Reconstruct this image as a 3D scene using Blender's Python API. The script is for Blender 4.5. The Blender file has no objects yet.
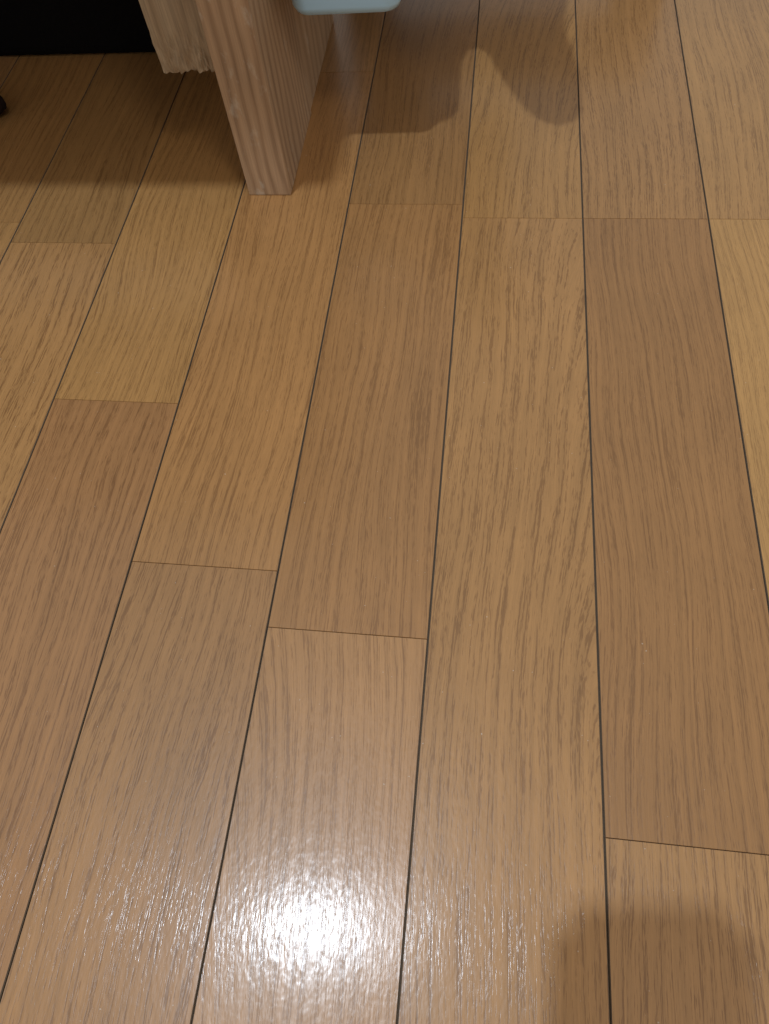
import bpy, bmesh, math, random
from mathutils import Vector, Matrix, noise as mnoise
random.seed(7)
S=0.09   # one floor-board width in metres
sc=bpy.context.scene
sc.view_settings.view_transform='Standard'
sc.view_settings.look='None'

def lin(c):
    return tuple(((v/255)/12.92 if v/255<=0.04045 else ((v/255+0.055)/1.055)**2.4) for v in c)

# ---------------------------------------------------------------- node helper
class NB:
    def __init__(s,name):
        s.m=bpy.data.materials.new(name); s.m.use_nodes=True
        s.t=s.m.node_tree; s.t.nodes.clear()
        s.out=s.t.nodes.new('ShaderNodeOutputMaterial')
        s.b=s.t.nodes.new('ShaderNodeBsdfPrincipled')
        s.t.links.new(s.b.outputs[0],s.out.inputs[0])
    def _in(s,sock,v):
        if isinstance(v,bpy.types.NodeSocket): s.t.links.new(v,sock)
        else: sock.default_value=v
    def math(s,op,a,b=0.0,c=None,clamp=False):
        n=s.t.nodes.new('ShaderNodeMath'); n.operation=op; n.use_clamp=clamp
        s._in(n.inputs[0],a); s._in(n.inputs[1],b)
        if c is not None: s._in(n.inputs[2],c)
        return n.outputs[0]
    def attr(s,name):
        n=s.t.nodes.new('ShaderNodeAttribute'); n.attribute_name=name; return n
    def sep(s,v):
        n=s.t.nodes.new('ShaderNodeSeparateXYZ'); s._in(n.inputs[0],v); return n.outputs
    def comb(s,x,y,z):
        n=s.t.nodes.new('ShaderNodeCombineXYZ')
        for i,v in enumerate((x,y,z)): s._in(n.inputs[i],v)
        return n.outputs[0]
    def noise(s,vec,scale=1.0,detail=2.0,rough=0.5):
        n=s.t.nodes.new('ShaderNodeTexNoise'); s._in(n.inputs['Vector'],vec)
        n.inputs['Scale'].default_value=scale; n.inputs['Detail'].default_value=detail
        n.inputs['Roughness'].default_value=rough
        return n.outputs[0]
    def mapr(s,v,a,b,c,d):
        n=s.t.nodes.new('ShaderNodeMapRange'); s._in(n.inputs[0],v)
        for i,x in enumerate((a,b,c,d)): s._in(n.inputs[i+1],x)
        n.clamp=True
        return n.outputs[0]
    def mix(s,f,a,b,mode='MIX'):
        n=s.t.nodes.new('ShaderNodeMix'); n.data_type='RGBA'; n.blend_type=mode
        s._in(n.inputs[0],f)
        for i,v in ((6,a),(7,b)):
            if isinstance(v,(tuple,list)) and len(v)==3: v=(*v,1)
            s._in(n.inputs[i],v)
        return n.outputs[2]
    def bump(s,h,dist,strength=1.0):
        n=s.t.nodes.new('ShaderNodeBump'); n.inputs['Distance'].default_value=dist
        n.inputs['Strength'].default_value=strength; s._in(n.inputs['Height'],h)
        return n.outputs[0]
    def tc(s,which='Object'):
        n=s.t.nodes.new('ShaderNodeTexCoord'); return n.outputs[which]

# ---------------------------------------------------------------- floor material
def floor_mat():
    k=NB('oak_floor_varnished')
    P=k.sep(k.attr('pl').outputs['Vector']); G=k.sep(k.attr('grain').outputs['Vector'])
    tone=k.attr('tone').outputs['Color']
    x,y,z=P; x0,d0,sl=G
    q1=k.math('FRACT',k.math('MULTIPLY',z,3.371)); q2=k.math('FRACT',k.math('MULTIPLY',z,7.913))
    n1=k.noise(k.comb(k.math('MULTIPLY',x,.9),k.math('MULTIPLY',y,0.30),z),1,1.0)
    n2=k.noise(k.comb(k.math('MULTIPLY',x,6.0),k.math('MULTIPLY',y,1.6),z),1,2.0)
    dx=k.math('ADD',k.math('MULTIPLY',k.math('SUBTRACT',n1,.5),.42),k.math('MULTIPLY',k.math('SUBTRACT',n2,.5),.040))
    xw=k.math('ADD',k.math('SUBTRACT',x,x0),dx)
    d=k.math('ADD',k.math('MULTIPLY_ADD',y,sl,d0),k.math('MULTIPLY',k.math('SUBTRACT',n1,.5),.03))
    r0=k.math('SQRT',k.math('ADD',k.math('MULTIPLY',xw,xw),k.math('MULTIPLY',d,d)))
    r=k.math('ADD',r0,k.math('MULTIPLY',xw,.15))       # lopsided figure, no mirror symmetry
    zs=k.math('ADD',z,k.math('MULTIPLY',x,.9))
    ya=k.math('ADD',y,k.math('MULTIPLY',x,.9))
    nr=k.noise(k.comb(k.math('MULTIPLY',r,6),k.math('MULTIPLY',y,.12),zs),1,2)
    ring=k.math('SINE',k.math('ADD',k.math('MULTIPLY',r,85.0),k.math('MULTIPLY',nr,22.0)))
    ring01=k.math('MULTIPLY_ADD',ring,.5,.5)
    streak=k.noise(k.comb(k.math('MULTIPLY',r,46),k.math('MULTIPLY',ya,.25),zs),1,3,.7)
    fiber=k.noise(k.comb(k.math('MULTIPLY',r,230),k.math('MULTIPLY',ya,5.0),zs),1,2,.6)
    pfreq=k.math('MULTIPLY_ADD',q1,45.0,92.0)
    pore=k.noise(k.comb(k.math('MULTIPLY',r,pfreq),k.math('MULTIPLY',ya,k.math('MULTIPLY_ADD',q2,1.2,1.3)),k.math('ADD',zs,7.7)),1,2.0,.6)
    dots=k.noise(k.comb(k.math('MULTIPLY',r,180),k.math('MULTIPLY',ya,13),k.math('ADD',zs,3.7)),1,2.0,.6)
    pv=k.math('ADD',pore,k.math('MULTIPLY',k.math('SUBTRACT',dots,.5),.75))
    thr=k.math('ADD',k.math('MULTIPLY_ADD',ring01,-.12,.60),k.math('MULTIPLY',k.math('SUBTRACT',streak,.5),-.14))
    pm=k.math('MULTIPLY',k.math('SUBTRACT',pv,thr),8.0,clamp=True)
    blot=k.noise(k.comb(k.math('MULTIPLY',x,1.6),k.math('MULTIPLY',y,.9),z),1,2)
    cloud=k.noise(k.comb(k.math('MULTIPLY',x,7),k.math('MULTIPLY',y,3.5),z),1,3)
    v=k.math('ADD',k.math('MULTIPLY_ADD',k.math('SUBTRACT',streak,.5),-.40,1.06),k.math('MULTIPLY',k.math('SUBTRACT',fiber,.5),.42))
    v=k.math('ADD',v,k.math('MULTIPLY',k.math('SUBTRACT',blot,.5),.26))
    v=k.math('ADD',v,k.math('MULTIPLY',k.math('SUBTRACT',cloud,.5),.16))
    v=k.math('ADD',v,k.math('MULTIPLY',k.math('SUBTRACT',.5,ring01),.08))
    col=k.mix(1.0,tone,k.comb(v,v,v),'MULTIPLY')
    dark=k.mix(1.0,col,(.46,.40,.36),'MULTIPLY')
    fin=k.mix(k.math('MULTIPLY',pm,k.math('MULTIPLY_ADD',q2,.22,.50)),col,dark)
    sp=k.noise(k.comb(k.math('MULTIPLY',x,55),k.math('MULTIPLY',y,50),z),1,1)
    spm=k.math('MULTIPLY',k.mapr(sp,.79,.83,0,1),.55)
    fin=k.mix(spm,fin,lin((215,205,190)))
    k._in(k.b.inputs['Base Color'],fin)
    k.b.inputs['Roughness'].default_value=.38
    k.b.inputs['Specular IOR Level'].default_value=.45
    k.b.inputs['Coat Weight'].default_value=.48
    k._in(k.b.inputs['Coat Roughness'],k.mapr(blot,.3,.7,.14,.19))
    h=k.math('ADD',k.math('MULTIPLY',pm,-.15),k.math('MULTIPLY',fiber,.20))
    wav=k.noise(k.comb(k.math('MULTIPLY',x,48),k.math('MULTIPLY',y,20),z),1,1)
    h=k.math('ADD',h,k.math('MULTIPLY',wav,.65))
    bp=k.bump(h,.00013,.8)
    k._in(k.b.inputs['Normal'],bp); k._in(k.b.inputs['Coat Normal'],bp)
    return k.m

def plain(name,col,rough=.6,bumpd=0.0,var=.15,scale=30,spec=.5):
    k=NB(name); n=k.noise(k.tc(),scale,3)
    v=k.math('MULTIPLY_ADD',k.math('SUBTRACT',n,.5),var*2,1.0)
    k._in(k.b.inputs['Base Color'],k.mix(1.0,(*lin(col),1),k.comb(v,v,v),'MULTIPLY'))
    k.b.inputs['Roughness'].default_value=rough
    k.b.inputs['Specular IOR Level'].default_value=spec
    if bumpd: k._in(k.b.inputs['Normal'],k.bump(n,bumpd))
    return k.m

def softwood(name,col,scuff=.5,seed=0.0,freq=55.,ringamt=.16,fibamt=.6):
    k=NB(name); X,Y,Z=k.sep(k.tc())
    a=k.math('ADD',k.math('MULTIPLY',X,1.0),k.math('MULTIPLY',Y,1.0))
    w=k.noise(k.comb(k.math('MULTIPLY',X,14),k.math('MULTIPLY',Y,14),k.math('MULTIPLY_ADD',Z,5,seed)),1,2)
    ph=k.math('ADD',k.math('MULTIPLY',a,freq*6.28*2.2),k.math('MULTIPLY',w,22))
    ring=k.math('POWER',k.math('MULTIPLY_ADD',k.math('SINE',ph),.5,.5),2.0)
    fib=k.noise(k.comb(k.math('MULTIPLY',X,900),k.math('MULTIPLY',Y,900),k.math('MULTIPLY_ADD',Z,25,seed)),1,3,.6)
    bl=k.noise(k.comb(k.math('MULTIPLY',X,25),k.math('MULTIPLY',Y,25),k.math('MULTIPLY_ADD',Z,12,seed)),1,3,.6)
    v=k.math('ADD',k.math('MULTIPLY_ADD',ring,-ringamt,1.04),k.math('MULTIPLY',k.math('SUBTRACT',fib,.5),fibamt))
    v=k.math('ADD',v,k.math('MULTIPLY',k.math('SUBTRACT',bl,.5),.45))
    c=k.mix(1.0,(*lin(col),1),k.comb(v,v,v),'MULTIPLY')
    c=k.mix(k.math('MULTIPLY',ring,.4),c,k.mix(1.0,c,(1.0,.88,.76),'MULTIPLY'))
    sc_=k.noise(k.comb(k.math('MULTIPLY',X,60),k.math('MULTIPLY',Y,60),k.math('MULTIPLY_ADD',Z,30,seed)),1,5,.7)
    c=k.mix(k.math('MULTIPLY',k.mapr(sc_,.57,.66,0,1),scuff),c,lin((205,196,180)))
    k._in(k.b.inputs['Base Color'],c); k.b.inputs['Roughness'].default_value=.75
    k._in(k.b.inputs['Normal'],k.bump(k.math('ADD',fib,ring),.0004,.7))
    return k.m

def add_obj(name,bm,mats,parent=None,smooth=False):
    me=bpy.data.meshes.new(name); bm.to_mesh(me); bm.free()
    for m in mats: me.materials.append(m)
    if smooth:
        for p in me.polygons: p.use_smooth=True
    o=bpy.data.objects.new(name,me); sc.collection.objects.link(o)
    if parent: o.parent=parent
    return o

def box(name,x0,x1,y0,y1,z0,z1,mat,parent=None,bev=.0015,seg=2,u=S):
    bm=bmesh.new(); bmesh.ops.create_cube(bm,size=1)
    c=Vector(((x0+x1)/2,(y0+y1)/2,(z0+z1)/2))*u
    for v in bm.verts:
        v.co=Vector((v.co.x*(x1-x0)*u,v.co.y*(y1-y0)*u,v.co.z*(z1-z0)*u))
    if bev: bmesh.ops.bevel(bm,geom=bm.edges[:],offset=bev,segments=seg,affect='EDGES',profile=.5)
    o=add_obj(name,bm,[mat],parent,smooth=False); o.location=c
    return o

# ---------------------------------------------------------------- floor
known={ # column : (joints, [ (tone, (x0,d0 at y=0,slope)) from low Y to high Y ])
 -5:([5.04],[((174,130,79),(2.3,.2,.02)),((163,121,73),(2.0,.3,.03))]),
 -4:([4.78],[((172,128,79),(1.3,-.3,.10)),((160,120,73),(2.2,.3,.02))]),
 -3:([3.08],[((161,117,74),(2.4,.2,.02)),((174,130,78),(-2.3,.2,.03))]),
 -2:([1.78],[((168,124,78),(2.1,.1,.05)),((171,125,76),(2.6,.3,.0))]),
 -1:([1.40,5.30],[((171,127,81),(-.75,.42,.14)),((161,117,71),(2.2,.3,.03)),((153,112,68),(.9,-1.2,.20))]),
 0:([5.13],[((170,126,77),(.62,.05,.075)),((167,124,74),(.9,-.9,.18))]),
 1:([.40,5.13],[((169,126,79),(-2.1,.5,.04)),((157,114,69),(-2.5,.3,.02)),((164,121,74),(2.3,.2,.03))]),
 2:([5.13],[((182,138,83),(-2.2,.3,.02)),((172,129,79),(2.2,.2,.04))]),
}
def build_floor():
    bm=bmesh.new()
    lp=bm.verts.layers.float_vector.new('pl'); lg=bm.verts.layers.float_vector.new('grain')
    lt=bm.verts.layers.float_color.new('tone')
    Y0,Y1=-14,30
    g=.0028; ch=.0045; dp=.007; eg=.0010; ech=.0020
    for c in range(-22,22):
        if c in known:
            js,ps=known[c]; js=list(js); ps=list(ps)
            ylow=js[0]-random.uniform(5.6,8); yh=js[-1]+random.uniform(4.6,6)
            js=[ylow]+js+[yh]
        else:
            js=[random.uniform(-2,3)]; ps=[]
        def rp():
            t=random.uniform(.93,1.06); w=random.uniform(-5,5)
            base=(167*t+w*.5,124*t,77*t-w)
            return (base,(random.choice([-2.4,2.3,1.1,-2.2,2.5]),random.uniform(.1,.5),random.uniform(0,.10)))
        while js[0]>Y0: js=[js[0]-random.uniform(4,8)]+js
        while js[-1]<Y1: js.append(js[-1]+random.uniform(4,8))
        n=len(js)-1
        if c in known:
            first=js.index(known[c][0][0])-1
        for i in range(n):
            if c in known and 0<=i-first<len(known[c][1]): tone,gr=known[c][1][i-first]
            else: tone,gr=rp()
            a,b=js[i],js[i+1]
            col=(*lin(tone),1); z=random.uniform(0,200)
            xa,xb=c+g,c+1-g; ya,yb=a+eg,b-eg
            def V(x,y,zz):
                v=bm.verts.new((x*S,y*S,zz*S)); v[lp]=Vector((x-c-.5,y,z)); v[lg]=Vector(gr); v[lt]=col; return v
            top=[V(xa+ch,ya+ech,0),V(xb-ch,ya+ech,0),V(xb-ch,yb-ech,0),V(xa+ch,yb-ech,0)]
            mid=[V(xa,ya,-dp),V(xb,ya,-dp),V(xb,yb,-dp),V(xa,yb,-dp)]
            bot=[V(xa,ya,-.15),V(xb,ya,-.15),V(xb,yb,-.15),V(xa,yb,-.15)]
            bm.faces.new(top)
            for q in range(4):
                w=(q+1)%4
                bm.faces.new((mid[q],mid[w],top[w],top[q])).material_index=1 if q in (1,3) else 0
                bm.faces.new((bot[q],bot[w],mid[w],mid[q])).material_index=1
    vs=[bm.verts.new((x*S,y*S,-.016*S)) for x,y in ((-22,-14),(22,-14),(22,30),(-22,30))]
    f=bm.faces.new(vs); f.material_index=1
    return add_obj('floor',bm,[floor_mat(),plain('groove_dirt',(106,89,72),.8)])
build_floor()

# ---------------------------------------------------------------- wooden bench
bench=bpy.data.objects.new('wooden_bench',None); sc.collection.objects.link(bench)
wA=softwood('pine_post',(172,140,108),.30,1.0,45,.28)
wB=softwood('pine_panel',(177,144,110),.25,5.0,26,.22)
wC=softwood('pine_brace',(160,138,110),.0,9.0,30,.2,1.1)
def post(name,x0,x1,y0,y1,z0,z1,mat): return box(name,x0,x1,y0,y1,z0,z1,mat,bench,.0010,2)
post('leg_front_post',-1.92,-1.535,5.41,6.60,0,4.40,wA)
post('leg_rear_board',-1.90,-1.55,6.625,8.24,0,4.40,wB)
def brace():
    bm=bmesh.new()
    x0,x1,y0,y1,z0,z1=-2.42,-1.925,5.60,6.55,.99,4.40
    bmesh.ops.create_cube(bm,size=1)
    bmesh.ops.subdivide_edges(bm,edges=bm.edges[:],cuts=39,use_grid_fill=True)
    for v in bm.verts:
        p=Vector((x0+(v.co.x+.5)*(x1-x0),y0+(v.co.y+.5)*(y1-y0),z0+((v.co.z+.5)**2.0)*(z1-z0)))
        if p.z<1.36:
            f=(1.36-p.z)/.36
            n=mnoise.noise(Vector((p.x*38,p.y*38,1.3)))
            n2=mnoise.noise(Vector((p.x*12,p.y*12,7.3)))
            p.z+=f*(n*.016+n2*.02)
            p.x+=f*mnoise.noise(Vector((p.z*14,p.y*30,3.3)))*.02
            p.y+=f*mnoise.noise(Vector((p.x*50,p.z*9,5.3)))*.035
        v.co=p*S
    return add_obj('side_brace',bm,[wC],bench)
brace()
post('seat_board_front',-14.5,-1.80,4.46,6.4,4.40,4.80,wB)
post('seat_board_rear',-14.5,-1.80,6.45,8.4,4.40,4.80,wA)
post('far_leg_front_post',-14.4,-14.0,5.41,6.60,0,4.40,wA)
post('far_leg_rear_board',-14.4,-14.0,6.625,8.24,0,4.40,wB)
post('bin_shelf',-1.55,2.0,9.0,10.2,.98,1.18,wB)
post('bin_shelf_foot',1.6,2.0,9.0,10.2,0,.98,wA)
post('bin_shelf_foot_inner',-1.55,-1.15,9.0,10.2,0,.98,wA)

# ---------------------------------------------------------------- pale blue plastic bin
def bin_():
    k=plain('pale_blue_plastic',(176,216,242),.3,0,.03,10)
    bm=bmesh.new()
    hx,hy,R=.43,1.98,.13
    def ringpts(off,z):
        pts=[]; a,b=hx+off,hy+off; rr=R+max(off,0)
        for qi,(sx,sy) in enumerate(((1,1),(-1,1),(-1,-1),(1,-1))):
            for t in range(9):
                an=math.radians(qi*90+t*90/8)
                pts.append(((sx*(a-rr)+rr*math.cos(an)),(sy*(b-rr)+rr*math.sin(an)),z))
        return pts
    levels=[(-.08,.0),(-.02,.02),(.0,.07),(.01,.70),(.015,.74),(.05,.74),(.06,.78),(.06,.88),(.045,.92),(.0,.92),(-.03,.88),(-.08,.14)]
    rings=[[bm.verts.new(Vector(p)*S) for p in ringpts(o,z)] for o,z in levels]
    n=len(rings[0])
    for i in range(len(rings)-1):
        for j in range(n):
            bm.faces.new((rings[i][j],rings[i][(j+1)%n],rings[i+1][(j+1)%n],rings[i+1][j]))
    bm.faces.new(rings[0][::-1]); bm.faces.new(rings[-1])
    bmesh.ops.recalc_face_normals(bm,faces=bm.faces[:])
    o=add_obj('blue_plastic_bin',bm,[k],smooth=True)
    a=math.radians(1.5)
    lx,ly=-1.385,5.93
    o.location=Vector((lx+hx*math.cos(a)-hy*math.sin(a),ly+hx*math.sin(a)+hy*math.cos(a),1.182))*S
    o.rotation_euler=(0,0,a)
    return o
bin_()

# ---------------------------------------------------------------- unseen slab over the bin, added to cast the floor shadow
def shadow_caster():
    out=[(-1.30,5.80),(-1.0,5.80),(-.62,5.90),(-.58,6.2),(-.52,6.7),(-.42,7.0),(-.28,6.9),(-.08,6.35),(.12,5.95),(.30,5.78),(.45,5.78),(.56,5.92),(.55,6.5),(.42,7.24),(.5,8.6),(.5,10.0),(-1.3,10.1),(-1.40,8)]  # outline projected back from the floor shadow towards the lamp
    bm=bmesh.new()
    lo=[bm.verts.new((x*S,y*S,2.105*S)) for x,y in out]
    f=bm.faces.new(lo)
    r=bmesh.ops.extrude_face_region(bm,geom=[f])
    for v in r['geom']:
        if isinstance(v,bmesh.types.BMVert): v.co.z+=.16*S
    bmesh.ops.recalc_face_normals(bm,faces=bm.faces[:])
    bmesh.ops.bevel(bm,geom=bm.edges[:],offset=.004,segments=3,affect='EDGES')
    return add_obj('unseen_shadow_caster',bm,[plain('shadow_caster_grey',(150,145,138),.95,.002,.1,300)],smooth=False)
shadow_caster()

# ---------------------------------------------------------------- black storage box under bench
blk=plain('black_fabric',(14,12,12),.95,.001,.3,200,.1)
bb=box('black_storage_box',-11,-2.35,7.62,11,0.0,2.9,blk,None,.012,4)
def slipper():
    bm=bmesh.new(); bmesh.ops.create_uvsphere(bm,u_segments=32,v_segments=18,radius=1)
    for v in bm.verts:
        x,y,z=v.co
        z=max(z,-.55)+.55
        v.co=Vector((x*1.35-.25*abs(y)*x,y*.42*(1+.15*x),z*.32*(1-.15*x)))*S
    o=add_obj('dark_slipper',bm,[plain('dark_felt',(38,28,24),.95,.001,.3,200,.1)],smooth=True)
    o.location=Vector((-6.0,6.60,0))*S
slipper()

# ---------------------------------------------------------------- camera
f=718.609; ang=(0.50197,0.08077,0.10666)
cam=bpy.data.cameras.new('camera'); co=bpy.data.objects.new('camera',cam); sc.collection.objects.link(co)
co.rotation_euler=ang; co.location=(0.22531*S,0,4.18553*S)
cam.sensor_fit='VERTICAL'; cam.sensor_height=24; cam.lens=24*f/1024; cam.clip_start=.005
sc.camera=co

# smartphone taking the picture (just behind the lens; its shadow falls at lower right)
def phone():
    bm=bmesh.new(); bmesh.ops.create_cube(bm,size=1)
    for v in bm.verts: v.co=Vector((v.co.x*.074,v.co.y*.155,v.co.z*.009))
    bmesh.ops.bevel(bm,geom=[e for e in bm.edges if abs(e.verts[0].co.z-e.verts[1].co.z)>.005],offset=.009,segments=5,affect='EDGES')
    o=add_obj('smartphone',bm,[plain('phone_glass',(20,20,24),.3)])
    R=co.rotation_euler.to_matrix()
    o.rotation_euler=ang
    o.location=co.location+R@Vector((.004,-.086,.009))
phone()

# ---------------------------------------------------------------- lights
def lamp(name,size,e,col,loc):
    L=bpy.data.lights.new(name,'AREA'); L.shape='DISK'; L.size=size; L.energy=e; L.color=col
    lo=bpy.data.objects.new(name,L); sc.collection.objects.link(lo); lo.location=loc
lamp('ceiling_lamp',.085,26,(.75,.87,1.0),(-4.93*S,-1.3*S,2.5))
lamp('added_fill_light',.6,14,(1.0,.93,.83),(12*S,-14*S,2.5))  # added soft fill, lightens the phone shadow and the leg; not a known fixture
w=bpy.data.worlds.new('room_ambient'); sc.world=w; w.use_nodes=True
bg=w.node_tree.nodes['Background']; bg.inputs[0].default_value=(1.0,.96,.90,1); bg.inputs[1].default_value=.41
